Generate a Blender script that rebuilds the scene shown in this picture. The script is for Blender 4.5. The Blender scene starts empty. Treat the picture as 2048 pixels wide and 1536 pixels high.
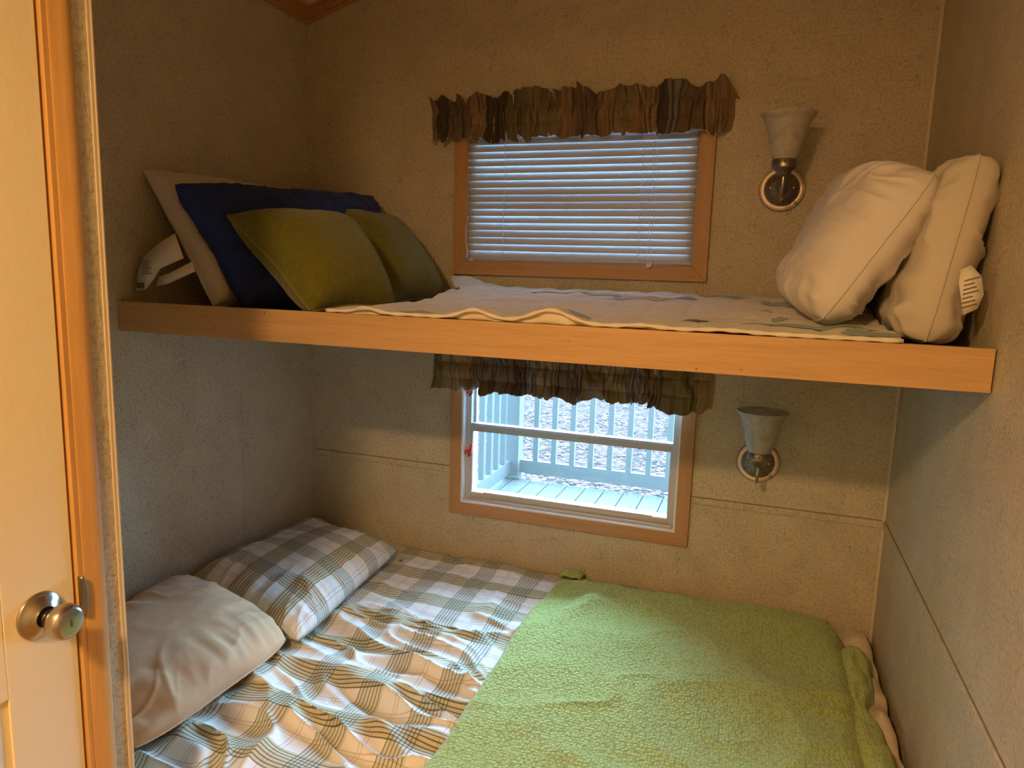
import bpy, bmesh, math, random
import numpy as np
from mathutils import Vector, Matrix

# ------------------------------------------------------------------ camera
scene = bpy.context.scene
F_PX = 1431.6778
CAM = Vector((1.51662713, -2.1652228, 1.65666733))
RR = Vector((0.94240967, 0.3331091, 0.03003918))
UU = Vector((-0.07929059, 0.13526066, 0.9876323))
FF = Vector((-0.32492618, 0.93313605, -0.15388337))
cam_data = bpy.data.cameras.new('camera')
cam_data.sensor_fit = 'HORIZONTAL'; cam_data.sensor_width = 36.0
cam_data.lens = F_PX / 2048 * 36.0
cam_data.clip_start = 0.02; cam_data.clip_end = 200
cam = bpy.data.objects.new('camera', cam_data)
scene.collection.objects.link(cam)
cam.matrix_world = Matrix(((RR.x, UU.x, -FF.x, CAM.x), (RR.y, UU.y, -FF.y, CAM.y), (RR.z, UU.z, -FF.z, CAM.z), (0, 0, 0, 1)))
scene.camera = cam

# ------------------------------------------------------------------ view, world, lamps
vs = scene.view_settings
vs.view_transform = 'Standard'; vs.look = 'None'; vs.gamma = 1.0; vs.use_curve_mapping = False
vs.exposure = 0.0
SKY_BASE, SKY_PEAK = 9.0, 60.0
LAMP_W = 50.0
world = bpy.data.worlds.new('overcast_sky'); scene.world = world
world.use_nodes = True
wn = world.node_tree.nodes['Background']
wn.inputs['Color'].default_value = (0.36, 0.64, 1.0, 1)
# hazy overcast sky, with an added bright lobe to send daylight onto the bed
wt = world.node_tree
tc = wt.nodes.new('ShaderNodeTexCoord'); dp = wt.nodes.new('ShaderNodeVectorMath'); dp.operation = 'DOT_PRODUCT'
dp.inputs[1].default_value = Vector((.06, .86, .47)).normalized()
mr = wt.nodes.new('ShaderNodeMapRange'); mr.interpolation_type = 'SMOOTHSTEP'
mr.inputs['From Min'].default_value = .62; mr.inputs['From Max'].default_value = .99
mr.inputs['To Min'].default_value = SKY_BASE; mr.inputs['To Max'].default_value = SKY_PEAK
wt.links.new(tc.outputs['Generated'], dp.inputs[0]); wt.links.new(dp.outputs['Value'], mr.inputs['Value'])
wt.links.new(mr.outputs['Result'], wn.inputs['Strength'])

def lamp(name, typ, loc, color, power, **kw):
    d = bpy.data.lights.new(name, typ); d.color = color; d.energy = power
    for k, v in kw.items(): setattr(d, k, v)
    o = bpy.data.objects.new(name, d); o.location = loc
    scene.collection.objects.link(o)
    return o
LX, LY, LZ = 1.02, -2.70, 2.40
lamp('ceiling_light_bulb', 'AREA', (LX, LY, LZ), (1.0, 0.60, 0.25), LAMP_W, shape='DISK', size=0.20)

W = 1.88            # alcove width
H0 = 2.50           # ceiling height at the left wall
SL = 0.31           # ceiling slope
FLOOR = 0.20
YF = -0.806         # face of the bunk rail
PX = 0.603          # face of the door partition
PE = -1.366         # end of the partition
BACK = -3.45

# ------------------------------------------------------------------ helpers
C = scene.collection
def link(o, parent=None):
    C.objects.link(o)
    if parent is not None: o.parent = parent
    return o
def mesh_obj(name, verts, faces, mat, parent=None, uvs=None, smooth=True):
    me = bpy.data.meshes.new(name)
    me.from_pydata([tuple(map(float, v)) for v in verts], [], [tuple(map(int, f)) for f in faces])
    if uvs is not None:
        lay = me.uv_layers.new(name='UVMap')
        li = np.empty(len(me.loops), dtype=np.int32); me.loops.foreach_get('vertex_index', li)
        lay.data.foreach_set('uv', np.asarray(uvs, dtype=np.float32)[li].ravel())
    if mat: me.materials.append(mat)
    if smooth: me.polygons.foreach_set('use_smooth', [True]*len(me.polygons))
    me.update()
    return link(bpy.data.objects.new(name, me), parent)
def bm_obj(name, bm, mat, parent=None, smooth=False, bevel=0, angle=40):
    me = bpy.data.meshes.new(name)
    bmesh.ops.recalc_face_normals(bm, faces=bm.faces)
    bm.to_mesh(me); bm.free()
    if mat: me.materials.append(mat)
    o = link(bpy.data.objects.new(name, me), parent)
    if smooth:
        me.polygons.foreach_set('use_smooth', [True]*len(me.polygons))
    if bevel:
        b = o.modifiers.new('bevel', 'BEVEL'); b.width = bevel; b.segments = 2; b.limit_method = 'ANGLE'
        b.angle_limit = math.radians(angle)
    return o
def box(bm, x0, x1, y0, y1, z0, z1, mat_index=0):
    vs_ = [bm.verts.new((x, y, z)) for x in (x0, x1) for y in (y0, y1) for z in (z0, z1)]
    q = [(0,1,3,2),(4,6,7,5),(0,4,5,1),(2,3,7,6),(0,2,6,4),(1,5,7,3)]
    for f in q:
        fc = bm.faces.new([vs_[i] for i in f]); fc.material_index = mat_index
def prism(bm, pts, axis, a, b):
    """polygon pts (2D in the two other axes) swept along axis from a to b"""
    def mk(p, t):
        if axis == 0: return (t, p[0], p[1])
        if axis == 1: return (p[0], t, p[1])
        return (p[0], p[1], t)
    A = [bm.verts.new(mk(p, a)) for p in pts]; B = [bm.verts.new(mk(p, b)) for p in pts]
    n = len(pts)
    bm.faces.new(A); bm.faces.new(B[::-1])
    for i in range(n): bm.faces.new((A[i], A[(i+1) % n], B[(i+1) % n], B[i]))
def tube(bm, path, r, seg=8, caps=True):
    """tube along a list of points, r is a number or a list"""
    path = [Vector(p) for p in path]; n = len(path); rings = []
    prev = None
    for i, p in enumerate(path):
        t = (path[min(i+1, n-1)] - path[max(i-1, 0)])
        t = t.normalized() if t.length > 1e-9 else Vector((0, 0, 1))
        if prev is None:
            a = Vector((0, 0, 1)) if abs(t.z) < .9 else Vector((1, 0, 0))
            u = t.cross(a).normalized()
        else:
            u = (prev - t*prev.dot(t)).normalized()
        prev = u; v = t.cross(u)
        rr = r[i] if isinstance(r, (list, tuple)) else r
        rings.append([bm.verts.new(p + u*math.cos(2*math.pi*k/seg)*rr + v*math.sin(2*math.pi*k/seg)*rr) for k in range(seg)])
    for i in range(n-1):
        for k in range(seg):
            bm.faces.new((rings[i][k], rings[i][(k+1) % seg], rings[i+1][(k+1) % seg], rings[i+1][k]))
    if caps:
        bm.faces.new(rings[0][::-1]); bm.faces.new(rings[-1])
def lathe(bm, prof, M=None, seg=48, wave=None):
    """profile [(r, h)] turned about the local z axis; wave(k_angle, i) scales r / shifts h"""
    M = M or Matrix(); rings = []
    for i, (r, h) in enumerate(prof):
        if r < 1e-6:
            rings.append([bm.verts.new(M @ Vector((0, 0, h)))]); continue
        ring = []
        for k in range(seg):
            a = 2*math.pi*k/seg
            dr, dh = wave(a, i) if wave else (1, 0)
            ring.append(bm.verts.new(M @ Vector((r*dr*math.cos(a), r*dr*math.sin(a), h+dh))))
        rings.append(ring)
    for A, B in zip(rings, rings[1:]):
        if len(A) == 1 and len(B) == 1: continue
        for k in range(seg):
            k2 = (k+1) % seg
            if len(A) == 1: bm.faces.new((A[0], B[k], B[k2]))
            elif len(B) == 1: bm.faces.new((A[k], A[k2], B[0]))
            else: bm.faces.new((A[k], A[k2], B[k2], B[k]))
def empty(name, loc=(0, 0, 0)):
    o = bpy.data.objects.new(name, None); o.location = loc; o.empty_display_size = .05
    return link(o)
def place(child, parent):
    child.parent = parent
    child.matrix_parent_inverse = Matrix.Translation(-Vector(parent.location))
def tag(o, label=None, cat=None, group=None, kind=None):
    if label: o['label'] = label
    if cat: o['category'] = cat
    if group: o['group'] = group
    if kind: o['kind'] = kind
    return o

def _lat(seed):
    return np.random.RandomState(seed).rand(256, 256)
_lats = {}
def vn(x, y, seed=0):
    """smooth value noise in -1..1, vectorised"""
    if seed not in _lats: _lats[seed] = _lat(seed)
    L = _lats[seed]
    x = np.asarray(x, float); y = np.asarray(y, float)
    xi = np.floor(x).astype(int); yi = np.floor(y).astype(int)
    fx = x-xi; fy = y-yi
    fx = fx*fx*fx*(fx*(fx*6-15)+10); fy = fy*fy*fy*(fy*(fy*6-15)+10)
    a = L[xi & 255, yi & 255]; b = L[(xi+1) & 255, yi & 255]; c = L[xi & 255, (yi+1) & 255]; d = L[(xi+1) & 255, (yi+1) & 255]
    return ((a*(1-fx)+b*fx)*(1-fy)+(c*(1-fx)+d*fx)*fy)*2-1
def fbm(x, y, seed=0, o=3):
    s = 0; a = 1.; t = 0
    for i in range(o):
        s = s + a*vn(x*2**i+17.3*i, y*2**i+5.1*i, seed+i); t += a; a *= .5
    return s/t
def ridge(x, y, seed=0, o=2):
    s = 0; a = 1.; t = 0
    for i in range(o):
        s = s + a*(1-np.abs(vn(x*2**i, y*2**i, seed+i)))**2.2; t += a; a *= .5
    return s/t
def sstep(a, b, x):
    t = np.clip((x-a)/(b-a), 0, 1); return t*t*(3-2*t)
def grid_faces(nu, nv, base=0, flip=False):
    i, j = np.meshgrid(np.arange(nu-1), np.arange(nv-1), indexing='ij')
    a = (i*nv+j).ravel()+base
    f = np.stack([a, a+nv, a+nv+1, a+1], 1)
    return f[:, ::-1] if flip else f

# ------------------------------------------------------------------ materials
def mat(name, color=(.8, .8, .8), rough=.6, metal=0, spec=.5, sheen=0):
    m = bpy.data.materials.new(name); m.use_nodes = True
    b = m.node_tree.nodes['Principled BSDF']
    b.inputs['Base Color'].default_value = (*color, 1); b.inputs['Roughness'].default_value = rough
    b.inputs['Metallic'].default_value = metal; b.inputs['Specular IOR Level'].default_value = spec
    if sheen: b.inputs['Sheen Weight'].default_value = sheen; b.inputs['Sheen Roughness'].default_value = .5
    return m
class NT:
    def __init__(s, m): s.m = m; s.t = m.node_tree; s.b = s.t.nodes['Principled BSDF']; s.out = s.t.nodes['Material Output']
    def n(s, typ, **kw):
        x = s.t.nodes.new(typ)
        for k, v in kw.items(): setattr(x, k, v)
        return x
    def l(s, a, b): s.t.links.new(a, b)
    def coord(s, which='Object', scale=(1, 1, 1), loc=(0, 0, 0), rot=(0, 0, 0)):
        c = s.n('ShaderNodeTexCoord'); mp = s.n('ShaderNodeMapping')
        mp.inputs['Scale'].default_value = scale; mp.inputs['Location'].default_value = loc; mp.inputs['Rotation'].default_value = rot
        s.l(c.outputs[which], mp.inputs['Vector']); return mp.outputs['Vector']
    def noise(s, vec, scale, detail=4, rough=.6, dist=0):
        x = s.n('ShaderNodeTexNoise'); x.inputs['Scale'].default_value = scale; x.inputs['Detail'].default_value = detail
        x.inputs['Roughness'].default_value = rough; x.inputs['Distortion'].default_value = dist
        s.l(vec, x.inputs['Vector']); return x.outputs['Fac']
    def ramp(s, fac, stops, interp='LINEAR'):
        r = s.n('ShaderNodeValToRGB'); r.color_ramp.interpolation = interp
        el = r.color_ramp.elements
        while len(el) < len(stops): el.new(.5)
        for e, (p, c) in zip(el, stops):
            e.position = p; e.color = (*c, 1) if len(c) == 3 else c
        s.l(fac, r.inputs['Fac']); return r.outputs['Color']
    def mth(s, op, a, b=None, c=None):
        x = s.n('ShaderNodeMath', operation=op)
        for i, v in enumerate((a, b, c)):
            if v is None: continue
            if isinstance(v, (int, float)): x.inputs[i].default_value = v
            else: s.l(v, x.inputs[i])
        return x.outputs[0]
    def mix(s, fac, a, b, blend='MIX'):
        x = s.n('ShaderNodeMix', data_type='RGBA', blend_type=blend)
        for i, v in zip((0, 6, 7), (fac, a, b)):
            if isinstance(v, (int, float)): x.inputs[i].default_value = v
            elif isinstance(v, tuple): x.inputs[i].default_value = (*v, 1) if len(v) == 3 else v
            else: s.l(v, x.inputs[i])
        return x.outputs[2]
    def bump(s, h, strength=.3, dist=.002, prev=None):
        x = s.n('ShaderNodeBump'); x.inputs['Strength'].default_value = strength; x.inputs['Distance'].default_value = dist
        s.l(h, x.inputs['Height'])
        if prev is not None: s.l(prev, x.inputs['Normal'])
        return x.outputs['Normal']
    def base(s, c): s.l(c, s.b.inputs['Base Color'])
    def normal(s, n): s.l(n, s.b.inputs['Normal'])

def m_wallpaper():
    m = mat('embossed_wallpaper', rough=.55, spec=.35); t = NT(m)
    v = t.coord()
    n1 = t.noise(v, 9, 3); n2 = t.noise(v, 150, 4, .62, .4); n3 = t.noise(t.coord(scale=(1, 1, .35)), 60, 3, .6, 1.2)
    c = t.ramp(n1, [(.3, (.475, .415, .30)), (.7, (.56, .49, .365))])
    c2 = t.ramp(n2, [(.34, (.66, .63, .56)), (.50, (1, 1, 1)), (.66, (1.16, 1.16, 1.18))])
    c = t.mix(.75, c, c2, 'MULTIPLY')
    # short brushed marks pressed in two directions
    w1 = t.n('ShaderNodeTexVoronoi'); w1.inputs['Scale'].default_value = 26; t.l(t.coord(), w1.inputs['Vector'])
    strk = t.noise(t.coord(scale=(1, 1, .22)), 210, 2, .5, .9)
    strk2 = t.noise(t.coord(scale=(.22, .22, 1)), 210, 2, .5, .9)
    sel = t.mth('GREATER_THAN', w1.outputs['Color'], .5)
    st = t.mix(sel, strk, strk2)
    deep = t.mth('GREATER_THAN', t.noise(v, 16, 2), .56)
    sh = t.mth('MULTIPLY', t.mth('LESS_THAN', st, .40), deep)
    c = t.mix(t.mth('MULTIPLY', sh, .38), c, (.20, .165, .10))
    t.base(c)
    nn = t.bump(st, .9, .0022)
    nn = t.bump(n2, .55, .0016, nn)
    t.normal(nn); return m
def m_wood(name, axis='x', c1=(.50, .27, .115), c2=(.64, .37, .175), rough=.38):
    m = mat(name, rough=rough, spec=.45); t = NT(m)
    sc = {'x': (1.2, 22, 22), 'y': (22, 1.2, 22), 'z': (22, 22, 1.2)}[axis]
    v = t.coord(scale=sc)
    a = t.noise(v, 2.2, 5, .55, .5); b = t.noise(v, 14, 3, .5)
    c = t.ramp(a, [(.3, c1), (.55, c2), (.75, tuple(min(1, x*1.06) for x in c2))])
    c = t.mix(.22, c, t.ramp(b, [(.35, (.72, .6, .5)), (.6, (1, 1, 1))]), 'MULTIPLY')
    sp = t.noise(t.coord(), 20, 1); c = t.mix(t.mth('MULTIPLY', t.mth('GREATER_THAN', sp, .735), .4), c, (.33, .15, .05))
    t.base(c); t.normal(t.bump(b, .08, .0005)); return m
def m_fabric(name, color, var=.08, weave=900, bump=.25, rough=.85, wr=18, sheen=.15):
    m = mat(name, color, rough, spec=.2, sheen=sheen); t = NT(m)
    v = t.coord()
    n = t.noise(v, 7, 3)
    c = t.ramp(n, [(.3, tuple(x*(1-var) for x in color)), (.7, tuple(min(1, x*(1+var)) for x in color))])
    t.base(c)
    h = t.noise(v, weave, 2, .5); w = t.noise(v, wr, 4, .55, .3)
    t.normal(t.bump(h, bump*.5, .0006, t.bump(w, bump, .006))); return m
def m_plaid(name, P=.150):
    m = mat(name, rough=.8, spec=.15, sheen=.1); t = NT(m)
    c = t.n('ShaderNodeTexCoord'); sp = t.n('ShaderNodeSeparateXYZ'); t.l(c.outputs['UV'], sp.inputs[0])
    def bands(u, off, width, nl, duty):
        q = t.mth('FRACT', t.mth('ADD', t.mth('DIVIDE', u, P), off))
        bnd = t.mth('LESS_THAN', q, width)
        ln = t.mth('MULTIPLY', t.mth('LESS_THAN', t.mth('FRACT', t.mth('MULTIPLY', q, nl/width)), duty), bnd)
        mid = width + (1-width)*.5
        d1 = t.mth('LESS_THAN', t.mth('ABSOLUTE', t.mth('SUBTRACT', q, mid-.028)), .008)
        d2 = t.mth('LESS_THAN', t.mth('ABSOLUTE', t.mth('SUBTRACT', q, mid+.028)), .008)
        return bnd, ln, t.mth('MAXIMUM', d1, d2)
    bx, lx, dx = bands(sp.outputs[0], .30, .42, 7, .30)
    by, ly, dy = bands(sp.outputs[1], .55, .42, 7, .30)
    col = (.80, .775, .72)
    # warm cream ground squares, as woven
    q2 = t.mth('FRACT', t.mth('ADD', t.mth('DIVIDE', sp.outputs[1], 2*P), .1)); alt = t.mth('LESS_THAN', q2, .5)
    o = t.mix(t.mth('MULTIPLY', by, .70), col, (.53, .45, .20))
    o = t.mix(t.mth('MULTIPLY', bx, .52), o, (.50, .50, .36))
    o = t.mix(t.mth('MULTIPLY', t.mth('MAXIMUM', dx, dy), .45), o, (.42, .27, .22))
    o = t.mix(t.mth('MULTIPLY', lx, .72), o, (.075, .095, .075))
    o = t.mix(t.mth('MULTIPLY', ly, .80), o, (.055, .07, .055))
    t.base(o)
    v = t.coord()
    w = t.noise(v, 20, 4, .55, .4)
    t.normal(t.bump(t.noise(v, 900, 1), .08, .0004, t.bump(w, .22, .006))); return m
def m_knit(name, color, ucs=170, vcs=120, strength=.9, dist=.004, yarn=(1.25, .55)):
    m = mat(name, color, .95, spec=.08, sheen=.25); t = NT(m)
    c = t.n('ShaderNodeTexCoord'); sp = t.n('ShaderNodeSeparateXYZ'); t.l(c.outputs['UV'], sp.inputs[0])
    nz = t.noise(c.outputs['UV'], 60, 2)
    a = t.mth('SINE', t.mth('ADD', t.mth('MULTIPLY', sp.outputs[0], ucs*6.283), t.mth('MULTIPLY', nz, 5)))
    b = t.mth('SINE', t.mth('ADD', t.mth('MULTIPLY', sp.outputs[1], vcs*6.283), t.mth('MULTIPLY', nz, 7)))
    h = t.mth('ADD', t.mth('MULTIPLY', a, b), t.mth('MULTIPLY', t.mth('SUBTRACT', nz, .5), 2.0))
    f = t.mth('MULTIPLY_ADD', h, .25, .5)
    t.base(t.ramp(f, [(.1, tuple(x*yarn[1] for x in color)), (.8, tuple(min(1, x*yarn[0]) for x in color))]))
    t.normal(t.bump(f, strength, dist)); return m
def m_blanket():
    col = (.40, .50, .11)
    m = mat('lime_chenille', col, .95, spec=.05, sheen=.35); t = NT(m)
    c = t.n('ShaderNodeTexCoord')
    mp = t.n('ShaderNodeMapping'); mp.inputs['Scale'].default_value = (1, .72, 1); t.l(c.outputs['UV'], mp.inputs['Vector'])
    dn = t.n('ShaderNodeTexNoise'); dn.inputs['Scale'].default_value = 55; dn.inputs['Detail'].default_value = 2; t.l(c.outputs['UV'], dn.inputs['Vector'])
    ad = t.n('ShaderNodeVectorMath', operation='MULTIPLY_ADD'); ad.inputs[1].default_value = (.006, .006, 0); t.l(dn.outputs['Color'], ad.inputs[0]); t.l(mp.outputs['Vector'], ad.inputs[2])
    vo = t.n('ShaderNodeTexVoronoi'); vo.inputs['Scale'].default_value = 150; vo.inputs['Randomness'].default_value = .62; t.l(ad.outputs[0], vo.inputs['Vector'])
    fz = t.noise(c.outputs['UV'], 420, 3, .7)
    h = t.mth('ADD', t.mth('SUBTRACT', 1.0, t.mth('MULTIPLY', vo.outputs['Distance'], 1.15)), t.mth('MULTIPLY', fz, .35))
    yarn = t.ramp(fz, [(.3, tuple(x*.80 for x in col)), (.7, tuple(min(1, x*1.18) for x in col))])
    t.base(t.mix(t.ramp(vo.outputs['Distance'], [(.42, (0, 0, 0)), (.75, (.75, .75, .75))]), yarn, (.21, .25, .045)))  # shade in the crevices between knots painted into the yarn colour
    t.normal(t.bump(h, 1.0, .0045)); return m

M = {}
M['wall'] = m_wallpaper()
M['beech_x'] = m_wood('beech_rail', 'x', (.50, .30, .125), (.58, .355, .155))
M['oak_x'] = m_wood('window_casing_wood', 'x', (.40, .215, .09), (.47, .26, .115), .5)
M['oak_z'] = m_wood('window_casing_wood_upright', 'z', (.40, .215, .09), (.47, .26, .115), .5)
M['casing_z'] = m_wood('door_casing_wood', 'z', (.56, .31, .105), (.63, .36, .125), .4)
M['crown'] = m_wood('crown_wood', 'y', (.38, .19, .08), (.46, .25, .11), .5)
M['ceiling'] = m_fabric('ceiling_panel', (.72, .68, .60), .03, 300, .2, .8)
M['floor'] = m_wood('floor_planks', 'y', (.28, .18, .10), (.38, .25, .14), .5)
M['door'] = m_fabric('cream_door_paint', (.87, .76, .53), .015, 500, .10, .5, 60, 0)
M['dark'] = mat('dark_gap', (.03, .022, .015), .9)
M['nickel'] = mat('satin_nickel', (.50, .47, .42), .24, 1)
M['nickel_dark'] = mat('aged_nickel', (.30, .27, .23), .34, 1)
M['ring'] = mat('polished_ring', (.82, .66, .55), .45, .45)
M['alu'] = mat('champagne_aluminium', (.50, .46, .40), .42, .15)
M['vinyl'] = mat('white_jamb', (.75, .77, .80), .5)
M['red'] = mat('red_latch', (.60, .03, .03), .45)
M['blackp'] = mat('black_plastic', (.02, .02, .02), .5)
M['white_case'] = m_fabric('white_pillowcase', (.66, .61, .58), .03, 900, .35, .75, 16)
M['cream_case'] = m_fabric('cream_pillowcase', (.56, .50, .42), .04, 900, .35, .8, 14)
M['peach_case'] = m_fabric('peach_pillowcase', (.70, .415, .22), .03, 900, .30, .75, 12)
M['grey_case'] = m_fabric('pale_pillow_ticking', (.58, .52, .46), .03, 900, .30, .75, 14)
M['navy'] = m_fabric('navy_pillowcase', (.020, .038, .165), .10, 700, .35, .9, 14, .05)
M['olive'] = m_knit('olive_knit', (.155, .145, .018), 150, 190, .8, .003)
M['olive_pipe'] = m_fabric('olive_piping', (.19, .18, .03), .1, 500, .3)
M['plaid'] = m_plaid('plaid_cotton')
M['blanket'] = m_blanket()
M['label'] = m_fabric('white_label_cloth', (.72, .68, .60), .03, 900, .2)
M['ink'] = mat('black_ink', (.05, .04, .035), .8)
M['quilt'] = m_fabric('cream_quilt', (.66, .60, .48), .06, 700, .55, .85, 40)
M['quilt_edge'] = m_fabric('cream_binding', (.74, .66, .54), .04, 700, .3)
M['blue_patch'] = m_fabric('blue_grey_applique', (.28, .36, .36), .2, 300, .3)
M['gold_patch'] = m_fabric('gold_applique', (.52, .37, .14), .2, 300, .3)
M['brown_patch'] = m_fabric('brown_applique', (.12, .09, .07), .3, 300, .3)
M['lining'] = m_fabric('white_lining', (.72, .74, .76), .02, 900, .1)
M['mattress'] = m_fabric('mattress_ticking', (.62, .58, .52), .03, 600, .2)
M['bedding'] = m_fabric('beige_undersheet', (.60, .50, .38), .05, 900, .4)

def m_glass():
    m = bpy.data.materials.new('window_glass'); m.use_nodes = True; t = m.node_tree
    t.nodes.remove(t.nodes['Principled BSDF'])
    tr = t.nodes.new('ShaderNodeBsdfTransparent'); gl = t.nodes.new('ShaderNodeBsdfGlossy'); gl.inputs['Roughness'].default_value = .02
    tr.inputs['Color'].default_value = (.93, .97, .97, 1)
    fr = t.nodes.new('ShaderNodeFresnel'); fr.inputs['IOR'].default_value = 1.45
    mx = t.nodes.new('ShaderNodeMixShader')
    t.links.new(fr.outputs[0], mx.inputs[0]); t.links.new(tr.outputs[0], mx.inputs[1]); t.links.new(gl.outputs[0], mx.inputs[2])
    t.links.new(mx.outputs[0], t.nodes['Material Output'].inputs['Surface']); return m
M['glass'] = m_glass()
def m_translucent(name, col, amt, rough=.5, veins=False):
    m = mat(name, col, rough, spec=.5); t = NT(m)
    tl = t.n('ShaderNodeBsdfTranslucent'); tl.inputs['Color'].default_value = (*col, 1)
    mx = t.n('ShaderNodeMixShader'); mx.inputs[0].default_value = amt
    t.l(t.b.outputs[0], mx.inputs[1]); t.l(tl.outputs[0], mx.inputs[2]); t.l(mx.outputs[0], t.out.inputs['Surface'])
    if veins:
        n = t.noise(t.coord(), 9, 3, .5, 2.2)
        c = t.ramp(n, [(.40, tuple(x*.88 for x in col)), (.50, tuple(min(1, x*1.10) for x in col)), (.60, tuple(x*.90 for x in col))])
        t.base(c); t.l(c, tl.inputs['Color'])
    return m
M['shade'] = m_translucent('alabaster_glass', (.70, .68, .63), .50, .30, True)
M['slat'] = m_translucent('blind_slat', (.46, .45, .44), .10, .45)
M['cord'] = m_translucent('blind_cord', (.85, .85, .85), .4, .6)

# ------------------------------------------------------------------ room shell
def struct(name, bm, m, bevel=0):
    o = bm_obj(name, bm, m, None, False, bevel); o['kind'] = 'structure'; return o
CW = .040
WIN_X0, WIN_X1 = .594, 1.309      # clear opening between casings
LW_Z0, LW_Z1 = .8830, 1.375
UW_Z0, UW_Z1 = 1.687, 2.110
def ceil_z(x): return H0 + SL*x
bm = bmesh.new()
T = .10
ztop = 3.2
# back wall with two openings
box(bm, -.12, WIN_X0, 0, T, 0, ztop); box(bm, WIN_X1, W+.12, 0, T, 0, ztop)
box(bm, WIN_X0, WIN_X1, 0, T, 0, LW_Z0); box(bm, WIN_X0, WIN_X1, 0, T, LW_Z1, UW_Z0); box(bm, WIN_X0, WIN_X1, 0, T, UW_Z1, ztop)
struct('wall_back', bm, M['wall'])
bm = bmesh.new(); box(bm, -.10, 0, -1.42, 0, 0, ztop); struct('wall_left', bm, M['wall'])
bm = bmesh.new(); box(bm, W, W+.10, BACK, 0, 0, ztop); struct('wall_right', bm, M['wall'])
bm = bmesh.new()
box(bm, PX-.05, PX, -1.395, PE, FLOOR, ztop)             # partition end stile beside the door casing
box(bm, PX-.05, PX, BACK, -1.445, 2.225, ztop)           # over the door
box(bm, PX-.05, PX, BACK, -2.26, FLOOR, 2.225)           # beyond the door
box(bm, 0, PX-.05, -1.42, -1.385, FLOOR, ztop)           # foot wall of the alcove, hidden behind the partition
struct('wall_partition', bm, M['wall'])
bm = bmesh.new(); box(bm, -.1, W+.1, BACK-.1, BACK, 0, ztop+.1); struct('wall_behind', bm, M['wall'])
bm = bmesh.new(); box(bm, -.1, W+.1, BACK, 0, FLOOR-.08, FLOOR); struct('floor', bm, M['floor'])
bm = bmesh.new(); prism(bm, [(-.1, ceil_z(-.1)), (W+.1, ceil_z(W+.1)), (W+.1, ceil_z(W+.1)+.06), (-.1, ceil_z(-.1)+.06)], 1, BACK, 0)
struct('ceiling', bm, M['ceiling'])
# crown moulding: profile with a small step
bm = bmesh.new()
prism(bm, [(0, H0-.047), (.007, H0-.047), (.012, H0-.035), (.014, H0-.012), (.022, H0-.004), (.022, H0+.006), (0, H0)], 1, -1.38, 0)
struct('trim_1', bm, M['crown'], .001)
bm = bmesh.new()
for (dz0, dz1, dy) in ((-.049, -.038, .008), (-.038, -.010, .013), (-.010, 0.004, .021)):
    prism(bm, [(0, H0+dz0), (W, ceil_z(W)+dz0), (W, ceil_z(W)+dz1), (0, H0+dz1)], 1, -dy, 0)
struct('trim_2', bm, M['crown'], .001)
# vertical corner battens and panel joint strips in the wallpaper
bm = bmesh.new(); box(bm, 0, .009, -.0022, 0, .45, H0-.03); box(bm, 0, .0022, -.009, 0, .45, H0-.03); struct('trim_3', bm, M['wall'], .0006)
bm = bmesh.new(); box(bm, W-.007, W, -.003, 0, .45, ceil_z(W)-.03); box(bm, W-.003, W, -.007, 0, .45, ceil_z(W)-.03); struct('trim_4', bm, mat('corner_strip', (.62, .53, .38), .5), .0012)
bm = bmesh.new(); box(bm, 0, .551, -.004, 0, .980, 1.000); box(bm, 1.351, W, -.004, 0, .980, 1.000); struct('trim_5', bm, M['wall'], .0012)
M['seam'] = mat('seam_shadow_line', (.20, .14, .075), .8)  # thin dark strips paint in the shadow line beside battens and wall joints
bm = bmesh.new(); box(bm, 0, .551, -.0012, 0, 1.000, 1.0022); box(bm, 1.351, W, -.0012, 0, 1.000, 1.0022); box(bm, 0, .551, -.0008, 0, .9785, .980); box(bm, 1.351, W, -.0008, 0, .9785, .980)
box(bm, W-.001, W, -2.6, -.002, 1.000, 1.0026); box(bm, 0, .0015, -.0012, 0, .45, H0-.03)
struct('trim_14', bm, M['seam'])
bm = bmesh.new(); box(bm, W-.0045, W, -2.6, -.002, .978, 1.000); struct('trim_6', bm, M['wall'], .0012)
bm = bmesh.new(); box(bm, 0, .0016, -.372, -.354, .45, 2.46); struct('trim_7', bm, M['wall'], .0006)
bm = bmesh.new(); box(bm, 1.214, 1.232, -.0012, 0, .5, LW_Z0-CW-.002); struct('trim_8', bm, M['wall'], .0005)
bm = bmesh.new(); box(bm, PX, PX+.0025, PE-.007, PE, FLOOR, ztop-.3); box(bm, PX-.0, PX+.0035, PE-.0015, PE+.0015, FLOOR, ztop-.3)
struct('trim_9', bm, mat('corner_bead', (.66, .55, .40), .4), .0006)

# ------------------------------------------------------------------ door, casing and hardware
door = empty('door_1', (PX, -1.85, FLOOR)); door['kind'] = 'structure'
bm = bmesh.new()
DY1, DY0 = -1.4445, -2.25
xf = PX-.004
box(bm, PX-.039, xf-.004, DY0, DY1, FLOOR+.01, 2.215)
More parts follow.
